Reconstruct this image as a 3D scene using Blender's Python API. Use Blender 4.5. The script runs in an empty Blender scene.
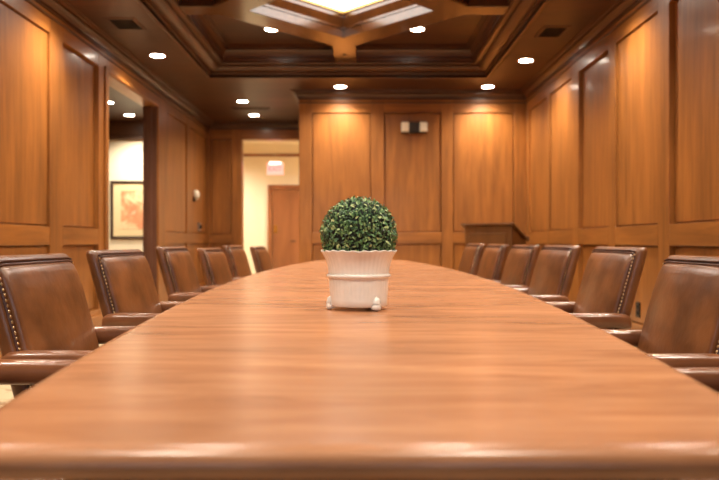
import bpy, bmesh, math, random
from mathutils import Vector, Matrix
random.seed(7)
C = bpy.context.scene.collection
PI = math.pi

# ------------------------------------------------------------------ colour helpers
def lin(c):
    c = c / 255.0
    return c / 12.92 if c <= 0.04045 else ((c + 0.055) / 1.055) ** 2.4
def rgb(r, g, b): return (lin(r), lin(g), lin(b), 1.0)

# ------------------------------------------------------------------ materials
def new_mat(name):
    m = bpy.data.materials.new(name); m.use_nodes = True
    nt = m.node_tree; b = nt.nodes['Principled BSDF']
    return m, nt, b
def plain(name, col, rough=0.5, metal=0.0, coat=0.0, bump=0.0, bscale=200.0):
    m, nt, b = new_mat(name)
    b.inputs['Base Color'].default_value = col
    b.inputs['Roughness'].default_value = rough
    b.inputs['Metallic'].default_value = metal
    b.inputs['Coat Weight'].default_value = coat
    tc = nt.nodes.new('ShaderNodeTexCoord')
    n = nt.nodes.new('ShaderNodeTexNoise'); n.inputs['Scale'].default_value = bscale; n.inputs['Detail'].default_value = 3
    nt.links.new(tc.outputs['Object'], n.inputs['Vector'])
    mx = nt.nodes.new('ShaderNodeMixRGB'); mx.blend_type = 'MULTIPLY'; mx.inputs['Fac'].default_value = 0.15
    mx.inputs['Color1'].default_value = col
    nt.links.new(n.outputs['Fac'], mx.inputs['Color2']); nt.links.new(mx.outputs['Color'], b.inputs['Base Color'])
    if bump:
        bp = nt.nodes.new('ShaderNodeBump'); bp.inputs['Strength'].default_value = bump; bp.inputs['Distance'].default_value = 0.003
        nt.links.new(n.outputs['Fac'], bp.inputs['Height']); nt.links.new(bp.outputs['Normal'], b.inputs['Normal'])
    return m
def wood(name, light, dark, scale, rough=0.35, coat=0.2, blotch=0.35, ior=1.5, grain=0.6):
    """stained wood: fine grain stretched by the per-axis scale plus large soft blotches"""
    m, nt, b = new_mat(name)
    L = nt.links.new
    tc = nt.nodes.new('ShaderNodeTexCoord')
    mp = nt.nodes.new('ShaderNodeMapping'); mp.inputs['Scale'].default_value = scale
    L(tc.outputs['Object'], mp.inputs['Vector'])
    n1 = nt.nodes.new('ShaderNodeTexNoise'); n1.inputs['Scale'].default_value = 1.0; n1.inputs['Detail'].default_value = 8; n1.inputs['Roughness'].default_value = 0.65
    n1.inputs['Distortion'].default_value = 0.6
    L(mp.outputs['Vector'], n1.inputs['Vector'])
    mp2 = nt.nodes.new('ShaderNodeMapping'); mp2.inputs['Scale'].default_value = tuple(0.22 * s + 0.5 for s in scale)
    L(tc.outputs['Object'], mp2.inputs['Vector'])
    n2 = nt.nodes.new('ShaderNodeTexNoise'); n2.inputs['Scale'].default_value = 1.0; n2.inputs['Detail'].default_value = 4
    L(mp2.outputs['Vector'], n2.inputs['Vector'])
    r = nt.nodes.new('ShaderNodeValToRGB')
    r.color_ramp.elements[0].position = 0.5 - 0.28 / max(grain, .1) * .6; r.color_ramp.elements[0].color = dark
    r.color_ramp.elements[1].position = 0.5 + 0.28 / max(grain, .1) * .6; r.color_ramp.elements[1].color = light
    L(n1.outputs['Fac'], r.inputs['Fac'])
    r2 = nt.nodes.new('ShaderNodeValToRGB')
    r2.color_ramp.elements[0].position = 0.3; r2.color_ramp.elements[0].color = (1 - blotch,) * 3 + (1,)
    r2.color_ramp.elements[1].position = 0.68; r2.color_ramp.elements[1].color = (1, 1, 1, 1)
    L(n2.outputs['Fac'], r2.inputs['Fac'])
    mx = nt.nodes.new('ShaderNodeMixRGB'); mx.blend_type = 'MULTIPLY'; mx.inputs['Fac'].default_value = 1
    L(r.outputs['Color'], mx.inputs['Color1']); L(r2.outputs['Color'], mx.inputs['Color2'])
    L(mx.outputs['Color'], b.inputs['Base Color'])
    b.inputs['Roughness'].default_value = rough
    b.inputs['Coat Weight'].default_value = coat; b.inputs['Coat Roughness'].default_value = 0.12
    b.inputs['IOR'].default_value = ior
    bp = nt.nodes.new('ShaderNodeBump'); bp.inputs['Strength'].default_value = 0.06; bp.inputs['Distance'].default_value = 0.002
    L(n1.outputs['Fac'], bp.inputs['Height']); L(bp.outputs['Normal'], b.inputs['Normal'])
    return m
def leather(name, c1, c2, rough=0.31):
    m, nt, b = new_mat(name); L = nt.links.new
    tc = nt.nodes.new('ShaderNodeTexCoord')
    oi = nt.nodes.new('ShaderNodeObjectInfo')
    ad = nt.nodes.new('ShaderNodeVectorMath'); ad.operation = 'ADD'
    L(tc.outputs['Object'], ad.inputs[0]); L(oi.outputs['Location'], ad.inputs[1])
    n = nt.nodes.new('ShaderNodeTexNoise'); n.inputs['Scale'].default_value = 7; n.inputs['Detail'].default_value = 6
    L(ad.outputs[0], n.inputs['Vector'])
    r = nt.nodes.new('ShaderNodeValToRGB')
    r.color_ramp.elements[0].position = 0.32; r.color_ramp.elements[0].color = c2
    r.color_ramp.elements[1].position = 0.66; r.color_ramp.elements[1].color = c1
    L(n.outputs['Fac'], r.inputs['Fac']); L(r.outputs['Color'], b.inputs['Base Color'])
    b.inputs['Roughness'].default_value = rough
    b.inputs['Coat Weight'].default_value = 0.4; b.inputs['Coat Roughness'].default_value = 0.2
    v = nt.nodes.new('ShaderNodeTexVoronoi'); v.inputs['Scale'].default_value = 260
    L(ad.outputs[0], v.inputs['Vector'])
    n3 = nt.nodes.new('ShaderNodeTexNoise'); n3.inputs['Scale'].default_value = 16; n3.inputs['Detail'].default_value = 3
    L(ad.outputs[0], n3.inputs['Vector'])
    b1 = nt.nodes.new('ShaderNodeBump'); b1.inputs['Strength'].default_value = 0.12; b1.inputs['Distance'].default_value = 0.001
    L(v.outputs['Distance'], b1.inputs['Height'])
    b2 = nt.nodes.new('ShaderNodeBump'); b2.inputs['Strength'].default_value = 0.2; b2.inputs['Distance'].default_value = 0.012
    L(n3.outputs['Fac'], b2.inputs['Height']); L(b1.outputs['Normal'], b2.inputs['Normal'])
    L(b2.outputs['Normal'], b.inputs['Normal'])
    return m
def emit(name, col, strength):
    m, nt, b = new_mat(name)
    b.inputs['Base Color'].default_value = col
    b.inputs['Emission Color'].default_value = col
    b.inputs['Emission Strength'].default_value = strength
    return m

WL, WD = rgb(185, 118, 53), rgb(132, 79, 31)
M = {}
M['wood_v'] = wood('panel_wood_vertical_grain', WL, WD, (20, 20, 1.4), 0.4, 0.15)
M['wood_x'] = wood('frame_wood_grain_x', WL, WD, (1.4, 20, 20), 0.4, 0.15)
M['wood_y'] = wood('frame_wood_grain_y', WL, WD, (20, 1.4, 20), 0.4, 0.15)
CL, CD = rgb(98, 56, 25), rgb(60, 33, 14)  # wall wood darkened: the ceiling's dim light is put into this colour
M['ceil'] = wood('ceiling_wood', CL, CD, (1.1, 3.5, 3.5), 0.45, 0.05)
M['beam'] = wood('ceiling_beam_wood', CL, CD, (6, 6, 6), 0.22, 0.5)
M['crown'] = wood('crown_wood', rgb(104, 62, 31), rgb(70, 40, 19), (3, 3, 8), 0.4, 0.1)
M['table'] = wood('table_top_wood', rgb(204, 146, 104), rgb(154, 100, 63), (2.6, 15, 10), 0.27, 0.0, 0.22, 1.5, 0.7)
M['table_base'] = wood('table_base_wood', rgb(110, 62, 32), rgb(70, 37, 19), (5, 5, 1), 0.35, 0.2)
M['lectern'] = wood('lectern_wood', rgb(134, 86, 44), rgb(92, 56, 27), (8, 8, 1), 0.35, 0.2)
M['jamb'] = wood('dark_jamb_wood', rgb(124, 82, 64), rgb(92, 58, 44), (20, 20, 1.4), 0.3, 0.3)
M['door'] = wood('door_wood', rgb(170, 108, 62), rgb(132, 78, 42), (10, 10, .8), 0.4, 0.1)
M['leather'] = leather('brown_leather', rgb(130, 80, 44), rgb(88, 51, 26))
M['leather_arm'] = leather('brown_arm_leather', rgb(138, 88, 56), rgb(104, 62, 38), 0.28)
M['piping'] = leather('dark_piping_leather', rgb(92, 50, 30), rgb(60, 31, 18), 0.4)
M['brass'] = plain('antique_brass', rgb(222, 196, 150), 0.28, 1.0)
M['base_metal'] = plain('dark_chair_base', rgb(52, 34, 24), 0.35, 0.2)
M['rubber'] = plain('black_rubber', rgb(22, 20, 20), 0.6)
M['cream_wall'] = plain('cream_wall_paint', rgb(238, 222, 190), 0.8, bump=0.1, bscale=80)
M['ceramic'] = plain('glazed_cream_ceramic', rgb(246, 240, 230), 0.22, 0, 0.4, 0.05, 40)
M['soil'] = plain('dark_soil', rgb(40, 30, 22), 0.9, bump=0.6, bscale=120)
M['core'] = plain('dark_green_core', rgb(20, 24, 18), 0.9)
M['cream_plastic'] = plain('cream_plastic', rgb(240, 228, 205), 0.4)
M['white_trim'] = plain('white_light_trim', rgb(150, 100, 60), 0.4)
M['dark_metal'] = plain('dark_bronze_metal', rgb(46, 34, 26), 0.45, 0.4)
M['dark_box'] = plain('charcoal_plastic', rgb(52, 44, 40), 0.5)
M['steel'] = plain('brushed_steel', rgb(170, 160, 150), 0.35, 0.9)
M['black'] = plain('vent_black', rgb(14, 10, 8), 0.8)
M['frame_black'] = plain('picture_frame_dark', rgb(58, 36, 24), 0.4)
M['mat_board'] = plain('picture_mat_cream', rgb(226, 200, 150), 0.8)
M['gold'] = plain('polished_brass_plate', rgb(214, 168, 84), 0.3, 1.0)
M['lens'] = emit('downlight_lens', (1.0, .90, .74, 1), 26)
M['skylight'] = emit('daylight_diffuser', (1.0, .96, .88, 1), 4.5)
M['exit_glow'] = emit('exit_letters_red', (1.0, .10, .10, 1), 1.5)
M['glass_pane'] = plain('window_glass', rgb(235, 240, 245), 0.02)
b = M['glass_pane'].node_tree.nodes['Principled BSDF']; b.inputs['Transmission Weight'].default_value = 1.0; b.inputs['IOR'].default_value = 1.02

def exit_panel_mat():
    m, nt, b = new_mat('exit_sign_pink_acrylic')
    b.inputs['Base Color'].default_value = rgb(250, 190, 185)
    b.inputs['Roughness'].default_value = 0.3
    b.inputs['Emission Color'].default_value = (1, .42, .38, 1); b.inputs['Emission Strength'].default_value = 0.5
    return m
M['exit_panel'] = exit_panel_mat()

def carpet_mat():
    m, nt, b = new_mat('patterned_beige_carpet'); L = nt.links.new
    tc = nt.nodes.new('ShaderNodeTexCoord')
    v = nt.nodes.new('ShaderNodeTexVoronoi'); v.inputs['Scale'].default_value = 5
    L(tc.outputs['Object'], v.inputs['Vector'])
    n = nt.nodes.new('ShaderNodeTexNoise'); n.inputs['Scale'].default_value = 22; n.inputs['Detail'].default_value = 6
    L(tc.outputs['Object'], n.inputs['Vector'])
    mx = nt.nodes.new('ShaderNodeMixRGB'); mx.inputs['Fac'].default_value = .6
    L(v.outputs['Distance'], mx.inputs['Color1']); L(n.outputs['Fac'], mx.inputs['Color2'])
    r = nt.nodes.new('ShaderNodeValToRGB')
    r.color_ramp.elements[0].position = 0.36; r.color_ramp.elements[0].color = rgb(128, 100, 70)
    r.color_ramp.elements[1].position = 0.52; r.color_ramp.elements[1].color = rgb(198, 178, 142)
    L(mx.outputs['Color'], r.inputs['Fac']); L(r.outputs['Color'], b.inputs['Base Color'])
    b.inputs['Roughness'].default_value = 0.95
    n2 = nt.nodes.new('ShaderNodeTexNoise'); n2.inputs['Scale'].default_value = 400
    L(tc.outputs['Object'], n2.inputs['Vector'])
    bp = nt.nodes.new('ShaderNodeBump'); bp.inputs['Strength'].default_value = .5; bp.inputs['Distance'].default_value = .005
    L(n2.outputs['Fac'], bp.inputs['Height']); L(bp.outputs['Normal'], b.inputs['Normal'])
    return m
M['carpet'] = carpet_mat()
def leaf_mat():
    m, nt, b = new_mat('boxwood_leaf'); L = nt.links.new
    g = nt.nodes.new('ShaderNodeNewGeometry')
    r = nt.nodes.new('ShaderNodeValToRGB'); r.color_ramp.interpolation = 'LINEAR'
    e = r.color_ramp.elements
    e[0].position = 0; e[0].color = rgb(34, 56, 38)
    e[1].position = 1; e[1].color = rgb(196, 202, 140)
    for p, c in ((.3, rgb(54, 94, 56)), (.6, rgb(90, 134, 78)), (.82, rgb(136, 172, 110)), (.93, rgb(174, 196, 132))):
        x = e.new(p); x.color = c
    L(g.outputs['Random Per Island'], r.inputs['Fac']); L(r.outputs['Color'], b.inputs['Base Color'])
    b.inputs['Roughness'].default_value = 0.38
    b.inputs['Subsurface Weight'].default_value = 0.0
    return m
M['leaf'] = leaf_mat()
def art_mat():
    m, nt, b = new_mat('soft_abstract_painting'); L = nt.links.new
    tc = nt.nodes.new('ShaderNodeTexCoord')
    n = nt.nodes.new('ShaderNodeTexNoise'); n.inputs['Scale'].default_value = 3.2; n.inputs['Detail'].default_value = 4; n.inputs['Distortion'].default_value = 1.2
    L(tc.outputs['Object'], n.inputs['Vector'])
    r = nt.nodes.new('ShaderNodeValToRGB'); e = r.color_ramp.elements
    e[0].position = .25; e[0].color = rgb(150, 150, 110)
    e[1].position = .8; e[1].color = rgb(232, 205, 160)
    for p, c in ((.4, rgb(222, 196, 150)), (.5, rgb(214, 150, 104)), (.6, rgb(200, 120, 80)), (.68, rgb(228, 190, 150))):
        x = e.new(p); x.color = c
    L(n.outputs['Fac'], r.inputs['Fac']); L(r.outputs['Color'], b.inputs['Base Color'])
    b.inputs['Roughness'].default_value = .7
    return m
M['art'] = art_mat()

# ------------------------------------------------------------------ mesh builder
class MB:
    def __init__(s): s.bm = bmesh.new()
    def face(s, vs):
        try: return s.bm.faces.new(vs)
        except ValueError: return None
    def box(s, lo, hi, f=None):
        vs = [Vector((x, y, z)) for z in (lo[2], hi[2]) for y in (lo[1], hi[1]) for x in (lo[0], hi[0])]
        if f: vs = [Vector(f(*v)) for v in vs]
        V = [s.bm.verts.new(v) for v in vs]
        for q in ((0, 2, 3, 1), (4, 5, 7, 6), (0, 1, 5, 4), (2, 6, 7, 3), (0, 4, 6, 2), (1, 3, 7, 5)): s.face([V[i] for i in q])
    def rings(s, rings, closed=True, cap0=True, cap1=True):
        """loft a list of point rings"""
        R = [[s.bm.verts.new(p) for p in r] for r in rings]
        n = len(R[0])
        for a, b2 in zip(R, R[1:]):
            for i in range(n if closed else n - 1):
                j = (i + 1) % n
                s.face([a[i], a[j], b2[j], b2[i]])
        if cap0: s.face(list(reversed(R[0])))
        if cap1: s.face(R[-1])
        return R
    def tube(s, pts, r, seg=10, r2=None, caps=True):
        pts = [Vector(p) for p in pts]; rings = []
        n = len(pts)
        up = Vector((0, 0, 1))
        for i, p in enumerate(pts):
            t = (pts[min(i + 1, n - 1)] - pts[max(i - 1, 0)]).normalized()
            u = up if abs(t.dot(up)) < .95 else Vector((1, 0, 0))
            a = t.cross(u).normalized(); c = a.cross(t).normalized()
            ra = r[i] if isinstance(r, (list, tuple)) else r
            rb = ra if r2 is None else (r2[i] if isinstance(r2, (list, tuple)) else r2)
            rings.append([p + a * ra * math.cos(2 * PI * k / seg) + c * rb * math.sin(2 * PI * k / seg) for k in range(seg)])
        s.rings(rings, True, caps, caps)
    def lathe(s, prof, seg=32, cx=0, cy=0, fn=None, caps=True):
        rings = []
        for (r, z) in prof:
            ring = []
            for k in range(seg):
                a = 2 * PI * k / seg
                rr = r * (fn(a, z) if fn else 1)
                ring.append(Vector((cx + rr * math.cos(a), cy + rr * math.sin(a), z)))
            rings.append(ring)
        s.rings(rings, True, caps, caps)
    def dome(s, c, ax, r, seg=8):
        ax = Vector(ax).normalized(); u = ax.orthogonal().normalized(); w = ax.cross(u)
        c = Vector(c); rings = []
        for k in range(3):
            t = k / 3 * PI / 2
            rings.append([c + ax * r * .7 * math.sin(t) + (u * math.cos(2 * PI * j / seg) + w * math.sin(2 * PI * j / seg)) * r * math.cos(t) for j in range(seg)])
        R = s.rings(rings, True, True, False)
        top = s.bm.verts.new(c + ax * r * .7)
        for j in range(seg): s.face([R[-1][j], R[-1][(j + 1) % seg], top])
    def sweep(s, path, prof, closed=False, side=1):
        """sweep profile [(offset, z)] along a 2D path with mitred corners; offset to the left of travel * side"""
        n = len(path); P = [Vector((p[0], p[1])) for p in path]; rings = []
        for i in range(n):
            if closed or 0 < i < n - 1:
                d0 = (P[i] - P[i - 1]).normalized(); d1 = (P[(i + 1) % n] - P[i]).normalized()
            elif i == 0: d0 = d1 = (P[1] - P[0]).normalized()
            else: d0 = d1 = (P[i] - P[i - 1]).normalized()
            n0 = Vector((-d0.y, d0.x)); n1 = Vector((-d1.y, d1.x))
            m = (n0 + n1).normalized(); k = 1 / max(.2, m.dot(n0))
            rings.append([Vector((P[i].x + m.x * k * o * side, P[i].y + m.y * k * o * side, z)) for (o, z) in prof])
        R = [[s.bm.verts.new(p) for p in r] for r in rings]
        rng = range(n) if closed else range(n - 1)
        for i in rng:
            a, b2 = R[i], R[(i + 1) % n]
            for j in range(len(prof) - 1): s.face([a[j], b2[j], b2[j + 1], a[j + 1]])
    def build(s, name, mat, parent=None, smooth=False, bevel=0, bseg=2, subd=0, auto=None):
        bmesh.ops.recalc_face_normals(s.bm, faces=s.bm.faces[:])
        me = bpy.data.meshes.new(name); s.bm.to_mesh(me); s.bm.free()
        for f in me.polygons: f.use_smooth = smooth
        if smooth and auto is not None:
            me.set_sharp_from_angle(angle=math.radians(auto))
        me.materials.append(mat)
        o = bpy.data.objects.new(name, me); C.objects.link(o)
        if parent: o.parent = parent
        if bevel:
            md = o.modifiers.new('bevel', 'BEVEL'); md.width = bevel; md.segments = bseg; md.limit_method = 'ANGLE'; md.angle_limit = math.radians(40)
        if subd:
            md = o.modifiers.new('subd', 'SUBSURF'); md.levels = subd; md.render_levels = subd
        return o
def thing(name, label, cat, loc=(0, 0, 0), rz=0, group=None):
    o = bpy.data.objects.new(name, None); C.objects.link(o)
    o.empty_display_size = .1
    o.location = loc; o.rotation_euler = (0, 0, rz); tag(o, label, cat, group); return o
def tag(o, label, cat, group=None):
    o['label'] = label; o['category'] = cat
    if group: o['group'] = group
    return o
def struct(o): o['kind'] = 'structure'; return o
def copy_tree(o, parent=None):
    c = o.copy(); C.objects.link(c)
    if parent: c.parent = parent
    for ch in o.children[:]: copy_tree(ch, c)
    return c

# ------------------------------------------------------------------ room dimensions (metres, camera at x=0 y=0)
EYE = 0.98
XL, XR = -2.94, 2.55
YB, YN, YR = 10.75, -3.0, 13.63          # end wall, wall behind the camera, recess end wall
XC = -0.937                             # corner of the end wall with the recess
ZC = 3.285                              # soffit
ZP0, ZP1, ZL0, ZL1 = 1.125, 2.96, 0.22, 0.945   # panel tops and bottoms
REC = 0.07

# ---- panelled walls
def wall_frame(f, u0, u1, z0=0, z1=ZC + .05, thick=.2, name='wall', mat='wood_v'):
    m = MB(); m.box((u0, -thick, z0), (u1, -REC, z1), f); return struct(m.build(name, M[mat]))
def stile(f, par, u0, u1, z0=0, z1=ZC):
    m = MB(); m.box((u0, -REC, z0), (u1, 0, z1), f); m.build('stile', M['wood_v'], par, bevel=.004)
def rail(f, par, u0, u1, z0, z1, mat):
    m = MB(); m.box((u0, -REC, z0), (u1, -.001, z1), f); m.build('rail', M[mat], par, bevel=.004)
def panel(f, par, u0, u1, z0, z1, deep=False):
    """recessed field with a square reveal; every other bay sits deeper"""
    m = MB(); rings = []
    prof = ((-.002, -.001), (.0, -.066), (.014, -.066), (.014, -.046), (.02, -.044)) if deep else ((-.002, -.001), (.0, -.055), (.012, -.055), (.012, -.024), (.016, -.021), (.03, -.021))
    for ins, n in prof:
        rings.append([Vector(f(u, n, z)) for u, z in ((u0 + ins, z0 + ins), (u1 - ins, z0 + ins), (u1 - ins, z1 - ins), (u0 + ins, z1 - ins))])
    m.rings(rings, True, False, True)
    m.build('panel', M['wood_v'], par)
def panelled(name, f, u0, u1, stiles, railmat, deep=(), ext=0, top=ZC):
    w = wall_frame(f, u0, u1 + ext, name=name)
    st = sorted(stiles)
    for a, b2 in st: stile(f, w, a, b2)
    for (a, b2), (c, d) in zip(st, st[1:]):
        dp = any(b2 < q < c for q in deep)
        rail(f, w, b2, c, 0, ZL0, railmat); rail(f, w, b2, c, ZL1, ZP0, railmat); rail(f, w, b2, c, ZP1, top, railmat)
        panel(f, w, b2, c, ZP0, ZP1, dp); panel(f, w, b2, c, ZL0, ZL1, dp)
    return w
fR = lambda u, n, z: (XR - n, u, z)
fL = lambda u, n, z: (XL + n, u, z)
fB = lambda u, n, z: (u, YB - n, z)
fK = lambda u, n, z: (u, YR - n, z)
def row(cs, h=.1): return [(c - h, c + h) for c in cs]
panelled('wall_right', fR, YN, YB, [(10.56, YB), (9.44, 9.6), (8.17, 8.45), (7.0, 7.2), (5.78, 6.0)] + row([4.69, 3.49, 2.29, 1.09, -.11, -1.31, -2.51]), 'wood_y', (7.7, 5.3, 2.9, .5), .3)
panelled('wall_left', fL, YN, 8.14, [(7.88, 8.14), (6.64, 6.93)] + row([5.6, 4.45, 3.3, 2.15, 1.0, -.15, -1.3, -2.45]), 'wood_y', (7.5, 5.0, 2.7, .4))
panelled('wall_left_far', fL, 10.14, YR, [(10.14, 10.66), (11.9, 12.1), (13.5, YR)], 'wood_y', (), .3)
panelled('wall_back', fB, XC, XR, [(XC, -.737), (.169, .369), (1.25, 1.43), (2.365, XR)], 'wood_x', (), .3)
# header over the left opening and its jambs
m = MB(); m.box((8.14, -.2, 2.95), (10.14, 0, ZC + .05), fL); wh = struct(m.build('wall_left_header', M['wood_y'], bevel=.004))
tr = 0
def trim(mb, mat, **k):
    global tr; tr += 1
    return struct(mb.build('trim_%d' % tr, M[mat], **k))
for (ya, yb) in ((8.14, 8.16), (10.12, 10.14)):     # stepped jamb liners of the opening
    m = MB(); m.box((XL - .2, ya, 0), (XL - .0, yb, 2.95))
    s1 = -1 if ya > 9 else 1
    m.box((XL - .13, ya + s1 * .02, 0), (XL - .07, yb + s1 * .02, 2.95))
    trim(m, 'jamb', bevel=.004)
m = MB(); m.box((XL - .2, 8.16, 2.93), (XL, 10.12, 2.95)); trim(m, 'wood_y')
# casing around the opening on the room side
m = MB(); m.box((XL, 8.05, 0), (XL + .022, 8.14, 2.99)); m.box((XL, 10.14, 0), (XL + .022, 10.25, 2.99)); m.box((XL, 8.05, 2.94), (XL + .023, 10.25, 3.0))
trim(m, 'wood_v', bevel=.006)
# recess end wall with its doorway
m = MB(); m.box((XL - .2, YR + REC, 0), (-2.30, YR + .2, ZC + .05)); wk = struct(m.build('wall_recess', M['wood_v']))
stile(fK, wk, -2.5, -2.30); stile(fK, wk, XL, -2.9)
rail(fK, wk, -2.9, -2.5, 0, ZL0, 'wood_x'); rail(fK, wk, -2.9, -2.5, ZL1, ZP0, 'wood_x'); rail(fK, wk, -2.9, -2.5, ZP1, ZC, 'wood_x')
panel(fK, wk, -2.9, -2.5, ZP0, ZP1); panel(fK, wk, -2.9, -2.5, ZL0, ZL1)
m = MB(); m.box((-2.30, YR, 2.966), (XC, YR + .2, ZC + .05)); struct(m.build('wall_recess_header', M['wood_x']))
m = MB(); m.box((-1.15, YR, 0), (XC, YR + .2, 2.966)); struct(m.build('wall_recess_right', M['wood_v']))
m = MB(); m.box((XC, YB + .2, 0), (XC + .15, YR + .2, ZC + .05)); struct(m.build('wall_recess_side', M['wood_v']))
# wall behind the camera with two tall windows
def front_wall():
    wx = [(-2.3, -.6), (.2, 1.9)]; z0, z1 = .7, 2.8
    m = MB()
    m.box((XL - .2, YN - .2, 0), (XR + .2, YN, z0)); m.box((XL - .2, YN - .2, z1), (XR + .2, YN, ZC + .05))
    xs = [XL - .2] + [x for w in wx for x in w] + [XR + .2]
    for a, b2 in zip(xs[0::2], xs[1::2]): m.box((a, YN - .2, z0), (b2, YN, z1))
    struct(m.build('wall_front', M['wood_v']))
    for i, (a, b2) in enumerate(wx):
        m = MB()
        for q in ((a, a + .06), (b2 - .06, b2), ((a + b2) / 2 - .025, (a + b2) / 2 + .025)): m.box((q[0], YN - .12, z0), (q[1], YN - .06, z1))
        for q in ((z0, z0 + .06), (z1 - .06, z1), (1.9, 1.95)): m.box((a + .06, YN - .12, q[0]), (b2 - .06, YN - .06, q[1]))
        w = struct(m.build('window_%d' % (i + 1), M['wood_v']))
        m = MB(); m.box((a + .05, YN - .1, z0 + .05), (b2 - .05, YN - .09, z1 - .05)); m.build('pane', M['glass_pane'], w)
        L = bpy.data.lights.new('daylight', 'AREA'); L.shape = 'RECTANGLE'; L.size = b2 - a - .1; L.size_y = z1 - z0 - .1
        L.energy = 5; L.color = (.80, .88, 1.0)
        lo = bpy.data.objects.new('window_daylight', L); C.objects.link(lo); lo.parent = w
        lo.location = ((a + b2) / 2, YN - .03, (z0 + z1) / 2); lo.rotation_euler = (PI / 2, 0, 0)
front_wall()

# ---- floor
m = MB(); m.box((-8.5, YN - .3, -.1), (XR + .4, 17.2, 0)); struct(m.build('floor', M['carpet']))

# ---- ceiling: soffit with a rectangular tray
TX0, TX1, TY0, TY1 = -2.10, 1.77, 5.05, 9.82
m = MB()
m.box((-8.5, YN - .2, ZC), (TX0, 17.2, ZC + .12)); m.box((TX1, YN - .2, ZC), (XR + .4, 17.2, ZC + .12))
m.box((TX0, YN - .2, ZC), (TX1, TY0, ZC + .12)); m.box((TX0, TY1, ZC), (TX1, 17.2, ZC + .12))
ce = struct(m.build('ceiling', M['ceil']))
ZT = EYE + 2.68
SKC = Vector((-.2, 7.44)); SKR = .90                      # skylight diamond
def diamond(r): return [(SKC.x + r, SKC.y), (SKC.x, SKC.y + r), (SKC.x - r, SKC.y), (SKC.x, SKC.y - r)]
m = MB()   # upper tray ceiling with a diamond hole
outer = [(TX1 - .25, TY0 + .25), (TX1 - .25, TY1 - .25), (TX0 + .25, TY1 - .25), (TX0 + .25, TY0 + .25)]
mid = [(TX1 - .25, SKC.y), (SKC.x, TY1 - .25), (TX0 + .25, SKC.y), (SKC.x, TY0 + .25)]
ho = diamond(SKR + .08)
V = lambda p, z: m.bm.verts.new((p[0], p[1], z))
for z in (ZT, ZT + .25):
    O = [V(p, z) for p in outer]; Mi = [V(p, z) for p in mid]; H = [V(p, z) for p in ho]
    for i in range(4):
        j = (i + 1) % 4
        m.face([Mi[i], O[(i + 1) % 4], Mi[j], H[j], H[i]])
m.build('tray_panel', M['ceil'], ce)
# tray cornice
m = MB()
prof = [(0, ZC), (0, ZC + .024), (-.014, ZC + .025), (-.014, ZC + .036), (.022, ZC + .037), (.028, ZC + .048), (.022, ZC + .058), (.022, ZC + .072), (.05, ZC + .073), (.075, ZC + .078), (.11, ZC + .092), (.14, ZC + .112),
        (.14, ZC + .124), (.128, ZC + .125), (.128, ZC + .136), (.20, ZC + .137), (.214, ZC + .146), (.20, ZC + .156), (.20, ZC + .17), (.222, ZC + .171), (.224, ZC + .21), (.214, ZC + .211), (.214, ZC + .224), (.232, ZC + .225), (.236, ZC + .25), (.25, ZC + .285), (.275, ZC + .31),
        (.275, ZC + .322), (.266, ZC + .323), (.266, ZC + .333), (.30, ZC + .334), (.30, ZC + .35), (.315, ZC + .352), (.315, ZT)]
m.sweep([(TX0, TY0), (TX1, TY0), (TX1, TY1), (TX0, TY1)], prof, True, 1)
trim(m, 'crown')
# little bead on the soffit around the tray
m = MB(); m.sweep([(TX0, TY0), (TX1, TY0), (TX1, TY1), (TX0, TY1)], [(0, ZC + .002), (0, ZC - .004), (-.006, ZC - .010), (-.03, ZC - .011), (-.045, ZC - .006), (-.055, ZC + .001)], True, 1); trim(m, 'crown')
# wall crowns
cp = [(0, ZC - .128), (.016, ZC - .128), (.016, ZC - .112), (.006, ZC - .111), (.006, ZC - .102), (.024, ZC - .101), (.028, ZC - .085), (.044, ZC - .062), (.068, ZC - .047), (.068, ZC - .038), (.058, ZC - .037), (.058, ZC - .029), (.094, ZC - .028), (.10, ZC - .018), (.10, ZC - .012), (.128, ZC - .011), (.13, ZC)]
m = MB(); m.sweep([(XR, YN), (XR, YB), (XC, YB), (XC, YR), (XL, YR), (XL, YN)], cp, False, 1); trim(m, 'crown')
# fascia line under the crown
m = MB(); m.sweep([(XR, YN), (XR, YB), (XC, YB), (XC, YR)], [(0, ZC - .185), (.010, ZC - .185), (.014, ZC - .175), (.010, ZC - .165), (0, ZC - .165)], False, 1); trim(m, 'crown')
m = MB(); m.sweep([(XL, YR), (XL, YN)], [(0, ZC - .185), (.010, ZC - .185), (.014, ZC - .175), (.010, ZC - .165), (0, ZC - .165)], False, 1); trim(m, 'crown')
# baseboards
m = MB(); m.box((XR - .02, YN, 0), (XR, YB - .02, .16)); struct(m.build('baseboard_right', M['wood_y'], bevel=.005))
m = MB(); m.box((XL, YN, 0), (XL + .02, 8.05, .16)); struct(m.build('baseboard_left', M['wood_y'], bevel=.005))
m = MB(); m.box((XC, YB - .02, 0), (XR - .02, YB, .16)); struct(m.build('baseboard_back', M['wood_x'], bevel=.005))

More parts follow.
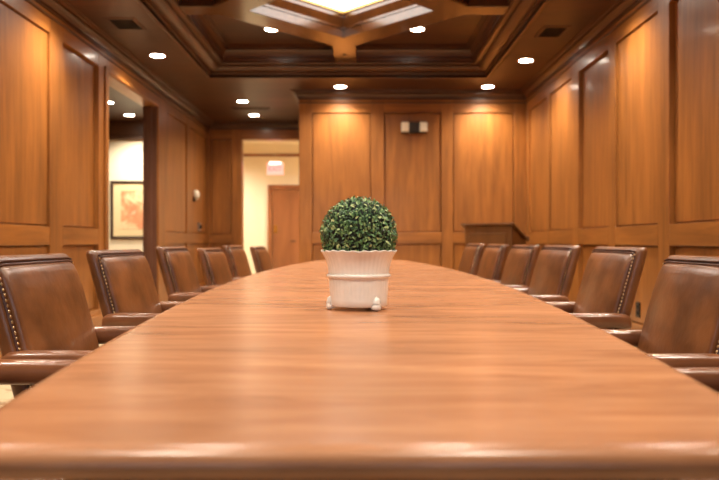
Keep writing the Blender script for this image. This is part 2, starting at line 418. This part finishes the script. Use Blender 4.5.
# ---- diamond of beams and the skylight in its middle
ZB = EYE + 2.45
RI, RO = .98, 1.47
m = MB()
bp_ = [(0, ZT), (0, ZB + .015), (.015, ZB), (RO - RI - .02, ZB)]   # walked from the outer diamond inwards (mitred below)
k = math.sqrt(.5)
prof = [(0, ZT + .0), (0, ZB + .012), (.012, ZB), ((RO - RI) * k - .004, ZB), ((RO - RI) * k, ZB + .004), ((RO - RI) * k, ZB + .095),
        ((RO - RI) * k + .012, ZB + .10), ((RO - RI) * k + .012, ZB + .125), ((RO - RI) * k + .025, ZB + .15), ((RO - RI) * k + .05, ZB + .20), ((RO - RI) * k + .056, ZB + .21), ((RO - RI) * k + .056, ZB + .31)]
m.sweep(diamond(RO), prof, True, 1)
dm = struct(m.build('ceiling_beam_diamond', M['beam']))
def stub(x0, x1, y0, y1, name='ceiling_beam'):
    m = MB(); m.box((x0, y0, ZB + .001), (x1, y1, ZT)); return struct(m.build(name, M['beam'], bevel=.008))
e = RO - .135
stub(SKC.x - .15, SKC.x + .15, SKC.y + e, TY1 - .21)
stub(SKC.x - .15, SKC.x + .15, TY0 + .21, SKC.y - e)
stub(TX0 + .21, SKC.x - e, SKC.y - .135, SKC.y + .135)
stub(SKC.x + e, TX1 - .21, SKC.y - .135, SKC.y + .135)
# star boss under the far stub
sb = MB(); pts = []
for kx in range(10):
    r_ = .035 if kx % 2 == 0 else .014; a = kx * PI / 5
    pts.append((r_ * math.cos(a), r_ * math.sin(a)))
sb.rings([[Vector((x, y, 0)) for x, y in pts], [Vector((x * .3, y * .3, -.015)) for x, y in pts]])
so = sb.build('star_boss', M['dark_metal']); so.location = (SKC.x, 9.19, ZB + .001); tag(so, 'small dark star ornament under the far ceiling beam', 'ornament')
sk = thing('skylight', 'bright diamond skylight glowing in the middle of the coffered ceiling', 'skylight', (SKC.x, SKC.y, EYE + 2.73))
m = MB(); m.sweep([(x - SKC.x, y - SKC.y) for x, y in diamond(SKR)], [(-.04, -.01), (.0, -.02), (.022, -.02), (.024, .04)], True, 1); m.build('skylight_frame', plain('skylight_frame_gilt', rgb(214, 172, 96), .4), sk)
m = MB(); m.rings([[Vector((x - SKC.x, y - SKC.y, z)) for x, y in diamond(SKR + .03)] for z in (.01, .03)]); m.build('diffuser', M['skylight'], sk)

# ------------------------------------------------------------------ recessed downlights
WARM = (1.0, .86, .70)
def make_light():
    t = thing('recessed_downlight', '', 'light')
    m = MB(); R = .105
    m.lathe([(R, .0), (R, -.006), (R - .012, -.008), (R - .017, -.004), (R - .017, .0)], 28, caps=False); m.build('trim_ring', M['white_trim'], t, smooth=True)
    m = MB(); m.lathe([(R - .016, -.001), (R - .022, -.005), (R - .06, -.008)], 24, caps=True); m.build('lens', M['lens'], t)
    return t
light0 = make_light()
def downlight(x, y, z, label, group, power, size=138, blend=1.0, col=WARM):
    t = copy_tree(light0)
    t.location = (x, y, z); t['label'] = label; t['group'] = group
    L = bpy.data.lights.new('downlight_beam', 'SPOT'); L.energy = power; L.color = col; L.spot_size = math.radians(size); L.spot_blend = blend; L.shadow_soft_size = .06
    lo = bpy.data.objects.new('downlight_beam', L); C.objects.link(lo); lo.parent = t; lo.location = (0, 0, -.03)
    return t
P1 = 135
gl = 'downlights along the perimeter soffit'
downlight(-2.51, 8.675, ZC, 'round lit downlight in the wooden soffit beyond the left ceiling vent', gl, P1)
downlight(2.11, 8.905, ZC, 'round lit downlight in the wooden soffit beyond the right ceiling vent', gl, P1)
for y in (6.5, 4.1, 1.7):
    for x in (-2.53, 2.13):
        downlight(x, y, ZC, 'lit downlight in the side soffit out of the picture overhead', gl, P1)
downlight(-.29, 10.41, ZC, 'lit downlight close to end wall above its left tall panel', gl, P1)
downlight(1.9, 10.41, ZC, 'lit downlight close to end wall above its right tall panel', gl, P1)
gt = 'downlights inside the ceiling tray'
downlight(-1.11, 8.83, ZT, 'lit downlight inside the ceiling tray left of the skylight', gt, P1 * .9)
downlight(.72, 8.83, ZT, 'lit downlight inside the ceiling tray right of the skylight', gt, P1 * .9)
for x in (-1.11, .72): downlight(x, 6.05, ZT, 'lit downlight in the near half of the ceiling tray', gt, P1 * .9)
gp = 'downlights over the near end of the table'
for y in (3.4, .9):
    for x in (-.95, .55): downlight(x, y, ZC, 'lit downlight in the ceiling over the near half of the table', gp, P1 * .75)
gr = 'downlights in the recess by the far doorway'
downlight(-1.93, 11.5, ZC, 'lit downlight in the recess ceiling in front of the slot vent', gr, P1 * .6)
downlight(-1.93, 12.75, ZC, 'lit downlight in the recess ceiling between slot vent and far doorway', gr, P1 * .6)
gs = 'downlights in the side room'
downlight(-4.18, 11.6, ZC, 'lit downlight in the side room, partly hidden by the opening frame', gs, 230, col=(1, .92, .8))
downlight(-4.2, 12.75, ZC, 'lit downlight in the side room above the framed picture', gs, 230, col=(1, .92, .8))

# ------------------------------------------------------------------ vents
def vent(x, y, w, d, label):
    t = thing('ceiling_vent', label, 'vent', (x, y, ZC), 0, 'ceiling vents')
    m = MB(); m.sweep([(-w / 2, -d / 2), (w / 2, -d / 2), (w / 2, d / 2), (-w / 2, d / 2)], [(-.035, 0), (-.03, -.008), (-.005, -.012), (0, -.012), (.002, 0)], True, 1); m.build('vent_frame', M['ceil'], t)
    m = MB(); m.box((-w / 2, -d / 2, -.003), (w / 2, d / 2, -.001)); m.build('backing', M['black'], t)
    n = max(3, int(d / .03))
    for i in range(n):
        yy = -d / 2 + (i + .5) * d / n
        m = MB(); m.box((-w / 2 + .002, yy - .004, -.011), (w / 2 - .002, yy + .002, -.004)); m.build('slat', M['dark_metal'], t)
vent(-2.48, 7.40, .25, .34, 'small square black vent in the left soffit')
vent(2.11, 7.68, .23, .34, 'small square black vent in the right soffit')
vent(-1.88, 12.1, .62, .10, 'long narrow slot vent in the recess ceiling')

# ------------------------------------------------------------------ side room and corridor
m = MB(); m.box((-8.4, 13.4, 0), (XL - .2, 13.55, 2.92)); struct(m.build('wall_side_room', M['cream_wall']))
m = MB(); m.box((-8.4, 13.36, 2.92), (XL - .2, 13.55, ZC)); trim(m, 'crown')
m = MB(); m.sweep([(XL - .2, 13.36), (-8.4, 13.36)], [(0, 2.92), (.03, 2.93), (.03, 2.97), (0, 2.98)], False, 1); trim(m, 'crown')
m = MB(); m.box((-8.5, 7.0, 0), (-8.4, 13.55, ZC)); struct(m.build('wall_side_room_left', M['cream_wall']))
m = MB(); m.box((-8.5, 6.9, 0), (XL - .2, 7.0, ZC)); struct(m.build('wall_side_room_near', M['cream_wall']))
pc = thing('framed_picture', 'dark framed abstract picture with cream mat on the side room wall', 'picture', (-4.07, 13.4, 1.585))
w_, h_ = .70, .555
m = MB(); m.sweep([(-w_, -h_), (w_, -h_), (w_, h_), (-w_, h_)], [(0, 0), (0, .03), (.02, .035), (.05, .025), (.055, .0)], True, 1)
fr = m.build('picture_frame', M['frame_black'], pc); fr.rotation_euler = (PI / 2, 0, 0)
m = MB(); m.box((-w_ + .04, -.012, -h_ + .04), (w_ - .04, -.002, h_ - .04)); m.build('mat_board', M['mat_board'], pc)
m = MB(); m.box((-w_ + .2, -.016, -h_ + .19), (w_ - .2, -.012, h_ - .19)); m.build('artwork', M['art'], pc)
# corridor
YC = 16.5
m = MB(); m.box((-5.2, YC, 0), (.5, YC + .15, ZC)); struct(m.build('wall_corridor', M['cream_wall']))
m = MB(); m.box((-5.2, YR + .2, 0), (-5.1, YC, ZC)); struct(m.build('wall_corridor_left', M['cream_wall']))
m = MB(); m.box((.4, YR + .2, 0), (.5, YC, ZC)); struct(m.build('wall_corridor_right', M['cream_wall']))
m = MB(); m.box((-5.1, YR + .2, ZC - .015), (.4, YC, ZC)); struct(m.build('ceiling_corridor', M['cream_wall']))
m = MB(); m.box((-5.1, YC - .03, 2.985), (.4, YC, 3.045)); trim(m, 'door', bevel=.006)
dr = struct(bpy.data.objects.new('door_1', None)); C.objects.link(dr); dr.location = (-1.62, YC, 0)
m = MB(); m.box((-.44, -.03, .01), (.46, -.0, 2.2)); m.build('door_leaf', M['door'], dr, bevel=.004)
m = MB()
m.box((-.55, -.05, 0), (-.45, 0, 2.31)); m.box((.47, -.05, 0), (.57, 0, 2.31)); m.box((-.45, -.05, 2.21), (.47, 0, 2.31)); m.build('door_casing', M['door'], dr, bevel=.006)
m = MB(); m.tube([(.1, -.03, .98), (.1, -.07, .98), (.1, -.08, .99), (.0, -.085, .99)], .012, 8); m.build('door_handle', M['dark_metal'], dr, smooth=True)
m = MB(); m.box((-.41, -.034, 1.18), (-.33, -.03, 1.36)); m.build('plate', M['gold'], dr)
# exit sign: lit housing with a hanging pink panel and red letters
ex = thing('exit_sign', 'glowing pink exit sign hanging above the corridor door', 'sign', (-1.89, 15.6, 2.70))
m = MB(); m.box((-.13, -.03, .0), (.13, .03, .055)); m.build('housing', emit('exit_housing_glow', (1, .8, .74, 1), 1.6), ex, bevel=.008)
m = MB(); m.box((-.185, -.006, -.235), (.185, .006, .03)); m.build('sign_panel', M['exit_panel'], ex, bevel=.003)
m = MB(); m.tube([(0, 0, .055), (0, 0, ZC - 2.715)], .006, 8); m.build('hanging_rod', M['cream_wall'], ex)
cu = bpy.data.curves.new('exit_letters', 'FONT'); cu.body = 'EXIT'; cu.size = .15; cu.extrude = .003; cu.align_x = 'CENTER'; cu.align_y = 'CENTER'
to = bpy.data.objects.new('exit_text', cu); C.objects.link(to)
bpy.context.view_layer.update()
me = bpy.data.meshes.new_from_object(to.evaluated_get(bpy.context.evaluated_depsgraph_get()))
bpy.data.objects.remove(to)
me.materials.clear(); me.materials.append(M['exit_glow'])
lt = bpy.data.objects.new('lettering', me); C.objects.link(lt); lt.parent = ex; lt.location = (0, -.010, -.105); lt.rotation_euler = (PI / 2, 0, 0)
# corridor lamp above the opening, in its ceiling
for i, x in enumerate((-3.3, -.4)):
    downlight(x, 15.2, ZC - .015, 'lit downlight in the corridor ceiling beyond the far doorway', 'corridor downlights', 330, 150, 1, (1, .92, .8))

for o_ in list(light0.children) + [light0]: bpy.data.objects.remove(o_)
# ------------------------------------------------------------------ wall fittings
em = thing('emergency_light', 'twin head emergency light high on the middle panel of end wall', 'light', (.83, YB - .022, 2.68))
em.location.y = YB + .026
m = MB(); m.box((-.085, -.075, -.03), (.085, -.0, .125)); m.build('housing', M['dark_box'], em, bevel=.012)
for s in (-1, 1):
    m = MB(); m.box((s * .14 - .06, -.105, -.025), (s * .14 + .06, -.02, .13)); h = m.build('lamp_head', M['cream_plastic'], em, bevel=.018, bseg=3)
    m = MB(); m.box((s * .14 - .045, -.108, -.005), (s * .14 + .045, -.104, .11)); m.build('lamp_lens', emit('frosted_lamp_lens', (1, .93, .8, 1), .0), h, bevel=.001)
m = MB()
m.box((-.19, -.08, -.042), (.19, -.02, -.026)); m.build('bracket', M['dark_metal'], em, bevel=.004)
m = MB(); m.dome((-.07, -.06, -.04), (0, -.3, -1), .014); m.build('test_button', M['cream_plastic'], em, smooth=True)
th = thing('wall_sensor', 'rounded cream sensor on the left wall beside the far doorway recess', 'sensor', (XL + .0, 12.47, 1.81))
th.location.x = XL - .022
m = MB(); bmesh.ops.create_uvsphere(m.bm, u_segments=20, v_segments=14, radius=1, matrix=Matrix.Translation((.045, 0, 0)) @ Matrix.Diagonal((.06, .07, .092, 1)))
m.build('sensor_cover', M['cream_plastic'], th, smooth=True)
m = MB(); m.box((0, -.05, -.12), (.03, .05, -.03)); m.build('mounting_plate', M['dark_metal'], th, bevel=.004)
sw = thing('light_switch', 'grey metal switch plate low on the left wall under the sensor', 'switch', (XL - .022, 12.86, 1.246))
m = MB(); m.box((0, -.1, -.08), (.03, .1, .08)); m.build('switch_plate', M['steel'], sw, bevel=.006)
for s in (-1, 1):
    m = MB(); m.box((.03, s * .045 - .018, -.035), (.045, s * .045 + .018, .035)); m.build('rocker', M['dark_metal'], sw, bevel=.004)
ol = thing('power_outlet', 'dark bronze power outlet low on the right wall behind the chairs', 'outlet', (XR + .022, 6.46, .35))
m = MB(); m.box((-.012, -.045, -.07), (0, .045, .07)); m.build('outlet_plate', M['dark_metal'], ol, bevel=.003)
for s in (-1, 1):
    m = MB(); m.box((-.016, -.018, s * .028 - .016), (-.011, .018, s * .028 + .016)); m.build('socket', M['black'], ol, bevel=.003)

# ------------------------------------------------------------------ conference table
TC, TH = 4.80, 4.03
TXC = .016
def half(y):
    t = (y - TC) / TH; return .787 - .28 * t * t
TB = thing('conference_table', 'long boat shaped polished wooden conference table in the middle of the room', 'table', (TXC, TC, 0))
def outline(off=0.0):
    pts = []; N = 48; y0, y1 = -TH, TH; cr = .06
    def P(t, s):    # right side from near to far
        y = y0 + (y1 - y0) * t; return Vector((s * half(y + TC), y))
    side = [P(k / N, 1) for k in range(N + 1)]
    # rounded corners
    def corner(cx, cy, a0, a1): return [Vector((cx + cr * math.cos(a0 + (a1 - a0) * k / 6), cy + cr * math.sin(a0 + (a1 - a0) * k / 6))) for k in range(7)]
    he = half(TC - TH)
    r = [p for p in side if cr < p.y - y0 and cr < y1 - p.y]
    pts = corner(he - cr + .006, y0 + cr, -PI / 2, 0) + r + corner(he - cr + .006, y1 - cr, 0, PI / 2)
    pts += [Vector((-p.x, p.y)) for p in reversed(pts)]
    if off:
        out = []; n = len(pts)
        for i in range(n):
            d = (pts[(i + 1) % n] - pts[i - 1]).normalized(); out.append(pts[i] + Vector((-d.y, d.x)) * off)
        return out
    return pts
m = MB(); rings = []
for off, z in ((.05, .712), (.02, .712), (.010, .714), (.003, .720), (0, .728), (.0015, .737), (.007, .7438), (.016, .748), (.03, .75)):
    rings.append([Vector((p.x, p.y, z)) for p in outline(off)])
m.rings(rings)
o = m.build('tabletop', M['table'], TB, smooth=True)
for f in o.data.polygons:
    if len(f.vertices) > 4: f.use_smooth = False
m = MB(); rings = [[Vector((p.x * .9, p.y * .985, z)) for p in outline(.1)] for z in (.62, .712)]; m.rings(rings); m.build('apron', M['table_base'], TB)
for y in (-2.7, 0, 2.7):
    m = MB(); m.box((-.26, y - .32, .08), (.26, y + .32, .62)); p = m.build('pedestal', M['table_base'], TB, bevel=.01)
    m = MB(); m.box((-.33, y - .4, 0), (.33, y + .4, .09)); m.build('plinth', M['table_base'], p, bevel=.015)

# ------------------------------------------------------------------ chairs (local: +x faces the table, y across, z up)
REC_T = math.tan(math.radians(15.5))
def bx(z): return -.30 + (.94 - z) * REC_T          # front surface of the back at height z
def rrect(cx, hx, hy, z, r, seg=4, bulge=0):
    """rounded rectangle ring in the x-y plane (x thickness, y width), bulged towards +x"""
    pts = []
    for (sx, sy, a0) in ((1, 1, 0), (-1, 1, PI / 2), (-1, -1, PI), (1, -1, 3 * PI / 2)):
        for k in range(seg + 1):
            a = a0 + PI / 2 * k / seg
            pts.append(Vector((cx + sx * (hx - r) + r * math.cos(a), sy * (hy - r) + r * math.sin(a), z)))
    # extra points across the front so the bulge shows
    out = []
    n = len(pts)
    for i in range(n):
        out.append(pts[i]); q = pts[(i + 1) % n]
        if abs(q.y - pts[i].y) > hy:            # long faces
            for k in range(1, 8):
                t = k / 8; p = pts[i].lerp(q, t)
                out.append(p + Vector((bulge * (1 - (2 * t - 1) ** 2) * (1 if p.x > cx else .4), 0, 0)))
    return out
def make_chair():
    t = thing('leather_armchair', '', 'chair')
    T = .058
    # upholstered back shell
    m = MB(); rings = []
    for z, w, hx, r in ((.40, .268, .022, .02), (.415, .276, .026, .024), (.5, .281, T / 2, .022), (.65, .283, T / 2, .022), (.8, .284, T / 2, .022), (.9, .284, T / 2, .022), (.92, .283, T / 2 - .001, .022), (.932, .280, T / 2 - .004, .022), (.938, .273, T / 2 - .010, .016), (.940, .263, T / 2 - .018, .009)):
        rings.append(rrect(bx(z) - T / 2, hx, w, z, r, 4, .004))
    m.rings(rings); m.build('backrest', M['leather'], t, smooth=True)
    # front cushion panel, proud of the shell
    m = MB(); rings = []
    for z, ins, p in ((.455, .02, .0), (.46, .006, .012), (.5, 0, .022), (.6, 0, .026), (.7, 0, .026), (.8, 0, .026), (.87, 0, .022), (.898, .002, .015), (.910, .010, .004)):
        rings.append(rrect(bx(z) - .012 + p / 2, .012 + p / 2, .262 - ins, z, min(.010 + p * .3, .017), 4, .012))
    m.rings(rings); m.build('back_cushion', M['leather'], t, smooth=True)
    # double welt across the top
    for dz, r in ((0.0, .0045), (.011, .0045)):
        m = MB(); z = .914 + dz
        m.tube([(bx(z) + .004 + (.004 if abs(y) < .2 else 0), y, z - (.006 if abs(y) > .256 else 0)) for y in [-.269 + .538 * k / 16 for k in range(17)]], r, 6); m.build('piping', M['piping'], t, smooth=True)
    # nailhead rows down both sides of the front
    for s in (-1, 1):
        m = MB(); n = 25
        m.tube([(bx(z) - .003, s * .272, z) for z in (.50, .6, .7, .8, .9)], .006, 6); q = m.build('nail_strip', M['piping'], t)
        m = MB()
        for k in range(n):
            z = .52 + .385 * k / (n - 1)
            m.dome((bx(z) + .002, s * .272, z), (1, 0, .27), .0058, 7)
        m.build('nailhead_trim', M['brass'], q, smooth=True)
    # seat
    m = MB(); rings = []
    def seat_ring(z, ins, b=0):
        x0, x1, hy, r = -.24 + ins, .27 - ins, .245 - ins, .05
        pts = []
        for (cx, cy, a0) in ((x1 - r, hy - r, 0), (x0 + r, hy - r, PI / 2), (x0 + r, -hy + r, PI), (x1 - r, -hy + r, 3 * PI / 2)):
            for k in range(6):
                a = a0 + PI / 2 * k / 5; pts.append(Vector((cx + r * math.cos(a), cy + r * math.sin(a), z)))
        return pts
    for z, ins in ((.375, .02), (.38, .005), (.40, 0), (.455, 0), (.475, .008), (.487, .03), (.492, .08)): rings.append(seat_ring(z, ins))
    m.rings(rings); m.build('seat', M['leather'], t, smooth=True)
    # padded arms: rolled leather pad on a curved support
    for s in (-1, 1):
        m = MB(); rings = []
        prof = [(-.262, .012, .018, .616), (-.255, .024, .028, .620), (-.24, .030, .033, .626), (-.2, .032, .034, .631), (-.05, .032, .033, .632), (.08, .032, .032, .632), (.16, .031, .030, .630), (.19, .025, .024, .627), (.2, .012, .011, .625)]
        for x, a, c_, zc in prof:
            ring = []
            for k in range(16):
                an = 2 * PI * k / 16; ca, sa = math.cos(an), math.sin(an)
                ex_ = .7
                ring.append(Vector((x, s * .297 + a * math.copysign(abs(ca) ** ex_, ca), zc + c_ * math.copysign(abs(sa) ** ex_, sa))))
            rings.append(ring)
        m.rings(rings); a_ = m.build('armrest', M['leather_arm'], t, smooth=True)
        m = MB(); m.tube([(.08, s * .297, .6), (.09, s * .297, .53), (.06, s * .285, .44), (.0, s * .25, .39), (-.02, s * .2, .385)], [.022, .02, .02, .022, .02], 10, [.016, .016, .016, .016, .014]); m.build('arm_support', M['base_metal'], a_, smooth=True)
    # swivel base
    m = MB(); m.tube([(0, 0, .10), (0, 0, .24), (0, 0, .241), (0, 0, .38)], [.034, .034, .02, .02], 14); m.build('pedestal_column', M['base_metal'], t, smooth=True, auto=40)
    m = MB(); m.box((-.12, -.1, .355), (.12, .1, .378)); m.build('seat_plate', M['base_metal'], t, bevel=.005)
    for k in range(5):
        a = 2 * PI * k / 5 + .3; ca, sa = math.cos(a), math.sin(a)
        m = MB(); m.tube([(0, 0, .13), (.1 * ca, .1 * sa, .125), (.27 * ca, .27 * sa, .082)], [.026, .024, .016], 8, [.02, .018, .012]); l = m.build('leg', M['base_metal'], t, smooth=True)
        m = MB(); c0 = Vector((.27 * ca, .27 * sa, .03)); d = Vector((-sa, ca, 0))
        m.tube([c0 - d * .02, c0 - d * .006, c0 + d * .006, c0 + d * .02], [.029, .03, .03, .029], 14); m.tube([c0 + Vector((0, 0, .02)), c0 + Vector((0, 0, .06))], .008, 6); m.build('caster', M['rubber'], l, smooth=True, auto=40)
    return t
chair0 = make_chair(); cused = [False]
UPPER = ('backrest', 'back_cushion', 'piping', 'nail_strip', 'seat', 'armrest', 'seat_plate')
def chair(side, y, off, dz, label, turn=0, arm=0):
    """side -1 left / +1 right of the table; off = gap from table edge to the top of the back"""
    c = chair0 if not cused[0] else copy_tree(chair0); cused[0] = True
    X = TXC + side * (half(y) + off - .30)
    slope = -.56 * (y - TC) / TH ** 2                  # edge tangent
    rz = (0 if side < 0 else PI) + side * math.radians((3.5 if side < 0 else 4) + turn)
    c.location = (X, y, 0); c.rotation_euler = (0, 0, rz); c['label'] = label
    c['group'] = 'leather chairs along the left side of the table' if side < 0 else 'leather chairs along the right side of the table'
    for ch in c.children:                               # seat height of the swivel chair
        if ch.name.split('.')[0] in UPPER: ch.location.z += dz
        if side > 0 and ch.name.split('.')[0] == 'armrest': ch.location.z -= .018
    return c
LL = 'brown leather nailhead armchair on left side of table, '
RL = 'brown leather nailhead armchair on right side of table, '
protos = [
 (-1, 1.57, .56, 0.0, 'brown leather chair at the near left table corner, only its far arm in view'),
 (-1, 2.345, .42, -.004, 'largest whole leather chair on the left, its row of nails at the picture edge', -3.5),
 (-1, 3.37, .42, .0, 'leather chair on the left standing below the side room opening and picture'),
 (-1, 4.51, .42, .008, 'left leather chair standing just past the side room opening', -3),
 (-1, 5.59, .42, -.012, 'left leather chair below the light switch, third from the far end'),
 (-1, 6.40, .42, .004, 'left leather chair just left of the far doorway, second from the far end'),
 (-1, 7.45, .42, -.012, 'left leather chair in front of the corridor door, farthest of the left row'),
 (1, 1.60, .52, -.01, 'brown leather chair at the near right table corner, only its far arm in view'),
 (1, 2.45, .485, -.012, 'largest leather chair on the right, cut off by the picture edge', -4),
 (1, 3.42, .472, .014, 'right leather chair second from the picture edge with visible nail row', -3),
 (1, 4.45, .46, .016, 'right leather chair in the middle of its row, third from the picture edge'),
 (1, 5.42, .47, .014, 'right leather chair third from the far end, just right of the lectern'),
 (1, 6.15, .42, .016, 'right leather chair in front of the lectern, second from the far end'),
 (1, 6.92, .40, .02, 'right leather chair at the lectern\'s left edge, farthest of the right row'),
]
for p in protos: chair(*p)

# ------------------------------------------------------------------ potted topiary on the table
pt = thing('potted_topiary', 'clipped round boxwood ball in a cream fluted footed pot on the table', 'plant', (-.004, 2.385, .7535))
prof = [(.070, .009), (.094, .009), (.0975, .013), (.0975, .032), (.0975, .04), (.099, .06), (.1005, .085), (.102, .108), (.103, .122), (.104, .135), (.108, .152), (.114, .17), (.122, .184), (.128, .192), (.129, .195), (.1265, .197), (.118, .193), (.112, .18), (.108, .165)]
NF = 44
def flute(a, z):
    f = 1 + .010 * (abs(math.sin(a * NF / 2)) - .5) * (1 if .04 < z < .19 else 0)
    if z > .185: f += .012 * math.cos(a * 22)
    return f
m = MB(); m.lathe(prof, NF * 6, fn=flute, caps=True); pot = m.build('pot', M['ceramic'], pt, smooth=True)
for v in pot.data.vertices:
    if v.co.z > .19: v.co.z += .0016 * math.cos(22 * math.atan2(v.co.y, v.co.x)) + .001 * math.sin(5 * math.atan2(v.co.y, v.co.x))
m = MB(); m.lathe([(.1, .1035), (.1065, .105), (.1095, .109), (.1095, .113), (.1065, .117), (.1, .1185)], 64, caps=False); m.build('band', M['ceramic'], pot, smooth=True)
for a in (-173, -53, 67):
    ar = math.radians(a); ca, sa = math.cos(ar), math.sin(ar)
    m = MB()
    m.tube([(.093 * ca, .093 * sa, .0), (.094 * ca, .094 * sa, .003), (.094 * ca, .094 * sa, .010), (.093 * ca, .093 * sa, .017), (.092 * ca, .092 * sa, .02)], [.012, .017, .018, .015, .008], 12)
    m.tube([(.092 * ca, .092 * sa, .014), (.096 * ca, .096 * sa, .024), (.0965 * ca, .0965 * sa, .036), (.095 * ca, .095 * sa, .043)], [.016, .016, .011, .003], 10)
    m.build('foot', M['ceramic'], pot, smooth=True)
m = MB(); m.lathe([(.112, .176), (.06, .18), (.01, .182)], 32, caps=True); m.build('soil', M['soil'], pt)
BC = Vector((0, 0, .247)); BR = .1275
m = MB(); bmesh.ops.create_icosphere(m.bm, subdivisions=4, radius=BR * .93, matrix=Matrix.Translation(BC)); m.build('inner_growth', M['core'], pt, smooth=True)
m = MB()
N = 3300; ga = PI * (3 - math.sqrt(5))
for i in range(N):
    zz = 1 - 2 * (i + .5) / N
    if zz < -.62: continue
    rr = math.sqrt(1 - zz * zz); a = i * ga
    n = Vector((rr * math.cos(a), rr * math.sin(a), zz))
    n = (n + Vector((random.uniform(-1, 1), random.uniform(-1, 1), random.uniform(-1, 1))) * .06).normalized()
    base = BC + n * (BR * random.uniform(.88, .995))
    tan = n.orthogonal().normalized(); tan.rotate(Matrix.Rotation(random.uniform(0, 2 * PI), 3, n))
    d = (n * random.uniform(.25, .9) + tan + Vector((0, 0, .25))).normalized()
    w = d.cross(n).normalized(); up = w.cross(d).normalized()
    l = random.uniform(.012, .019); b_ = random.uniform(.0028, .0040)
    p0 = base; p3 = base + d * l - up * .001
    c1 = base + d * l * .35 + up * .0015; c2 = base + d * l * .72 + up * .0012
    v = [m.bm.verts.new(q) for q in (p0, c1 - w * b_ + up * .0008, c1, c1 + w * b_ + up * .0008, c2 - w * b_ * .85 + up * .0008, c2, c2 + w * b_ * .85 + up * .0008, p3)]
    for q in ((0, 2, 1), (0, 3, 2), (1, 2, 5, 4), (2, 3, 6, 5), (4, 5, 7), (5, 6, 7)): m.face([v[k] for k in q])
me = bpy.data.meshes.new('foliage'); m.bm.to_mesh(me); m.bm.free(); me.materials.append(M['leaf'])
fo = bpy.data.objects.new('foliage', me); C.objects.link(fo); fo.parent = pt

# ------------------------------------------------------------------ lectern in the corner
ph = math.radians(-35)
lc = thing('lectern', 'dark wooden lectern with a sloping top in the far right corner', 'lectern', (1.4325, 9.55, 0), ph)
W_, D_ = .68, .48; ZF, ZBk = 1.185, .985
m = MB(); V8 = [Vector(v) for v in ((0, 0, .08), (W_, 0, .08), (W_, D_, .08), (0, D_, .08), (0, 0, ZF), (W_, 0, ZF), (W_, D_, ZBk), (0, D_, ZBk))]
vs = [m.bm.verts.new(v) for v in V8]
for q in ((0, 3, 2, 1), (4, 5, 6, 7), (0, 1, 5, 4), (1, 2, 6, 5), (2, 3, 7, 6), (3, 0, 4, 7)): m.face([vs[i] for i in q])
m.build('body', M['lectern'], lc, bevel=.004)
m = MB(); o_ = .045; k_ = (ZF - ZBk) / D_
def tp(x, y, dz): return Vector((x, y, ZF - k_ * y + dz))
r0 = [tp(-o_, -o_, 0), tp(W_ + o_, -o_, 0), tp(W_ + o_, D_ + .02, 0), tp(-o_, D_ + .02, 0)]
m.rings([[p + Vector((0, 0, .001)) for p in r0], [p + Vector((0, 0, .024)) for p in r0]]); m.build('reading_top', M['lectern'], lc, bevel=.005)
m = MB(); m.box((-o_, D_ - .0, 0), (W_ + o_, D_ + .02, .05), lambda x, y, z: (x, y, ZF - k_ * y + z + .02)); m.build('book_ledge', M['lectern'], lc, bevel=.004)
m = MB(); m.box((-.02, -.02, 0), (W_ + .02, D_ + .02, .1)); m.build('plinth', M['lectern'], lc, bevel=.006)
m = MB()
for ins, n in ((0, 0), (.01, .012), (.025, .012), (.03, .004)): pass
rings = [[Vector((x, -n, z)) for x, z in ((.07 + i, .2 + i), (W_ - .07 - i, .2 + i), (W_ - .07 - i, 1.1 - i), (.07 + i, 1.1 - i))] for i, n in ((0, .0), (.006, .010), (.02, .010), (.03, .002))]
m.rings(rings, True, False, True); m.build('front_panel', M['lectern'], lc)

# ------------------------------------------------------------------ world, camera, colour management
w = bpy.data.worlds.new('world'); bpy.context.scene.world = w; w.use_nodes = True
bg = w.node_tree.nodes['Background']
sky = w.node_tree.nodes.new('ShaderNodeTexSky'); sky.sky_type = 'NISHITA'; sky.sun_disc = False; sky.sun_elevation = math.radians(40)
w.node_tree.links.new(sky.outputs['Color'], bg.inputs['Color']); bg.inputs['Strength'].default_value = .15
cam = bpy.data.cameras.new('camera'); co = bpy.data.objects.new('camera', cam); C.objects.link(co)
co.location = (0, 0, EYE); co.rotation_euler = (PI / 2, 0, 0)
cam.sensor_width = 36; cam.lens = 700 * 36 / 719
cam.shift_y = 1.5 / 719; cam.shift_x = -.5 / 719
cam.clip_start = .05; cam.clip_end = 60
cam.dof.use_dof = True; cam.dof.focus_distance = 2.36; cam.dof.aperture_fstop = 2.8
sc = bpy.context.scene; sc.camera = co
sc.view_settings.view_transform = 'Standard'; sc.view_settings.look = 'None'; sc.view_settings.gamma = 1
sc.view_settings.use_curve_mapping = False
sc.view_settings.exposure = 0.78
sc.cycles.use_denoising = True
sc.cycles.max_bounces = 10; sc.cycles.diffuse_bounces = 6; sc.cycles.sample_clamp_indirect = 8
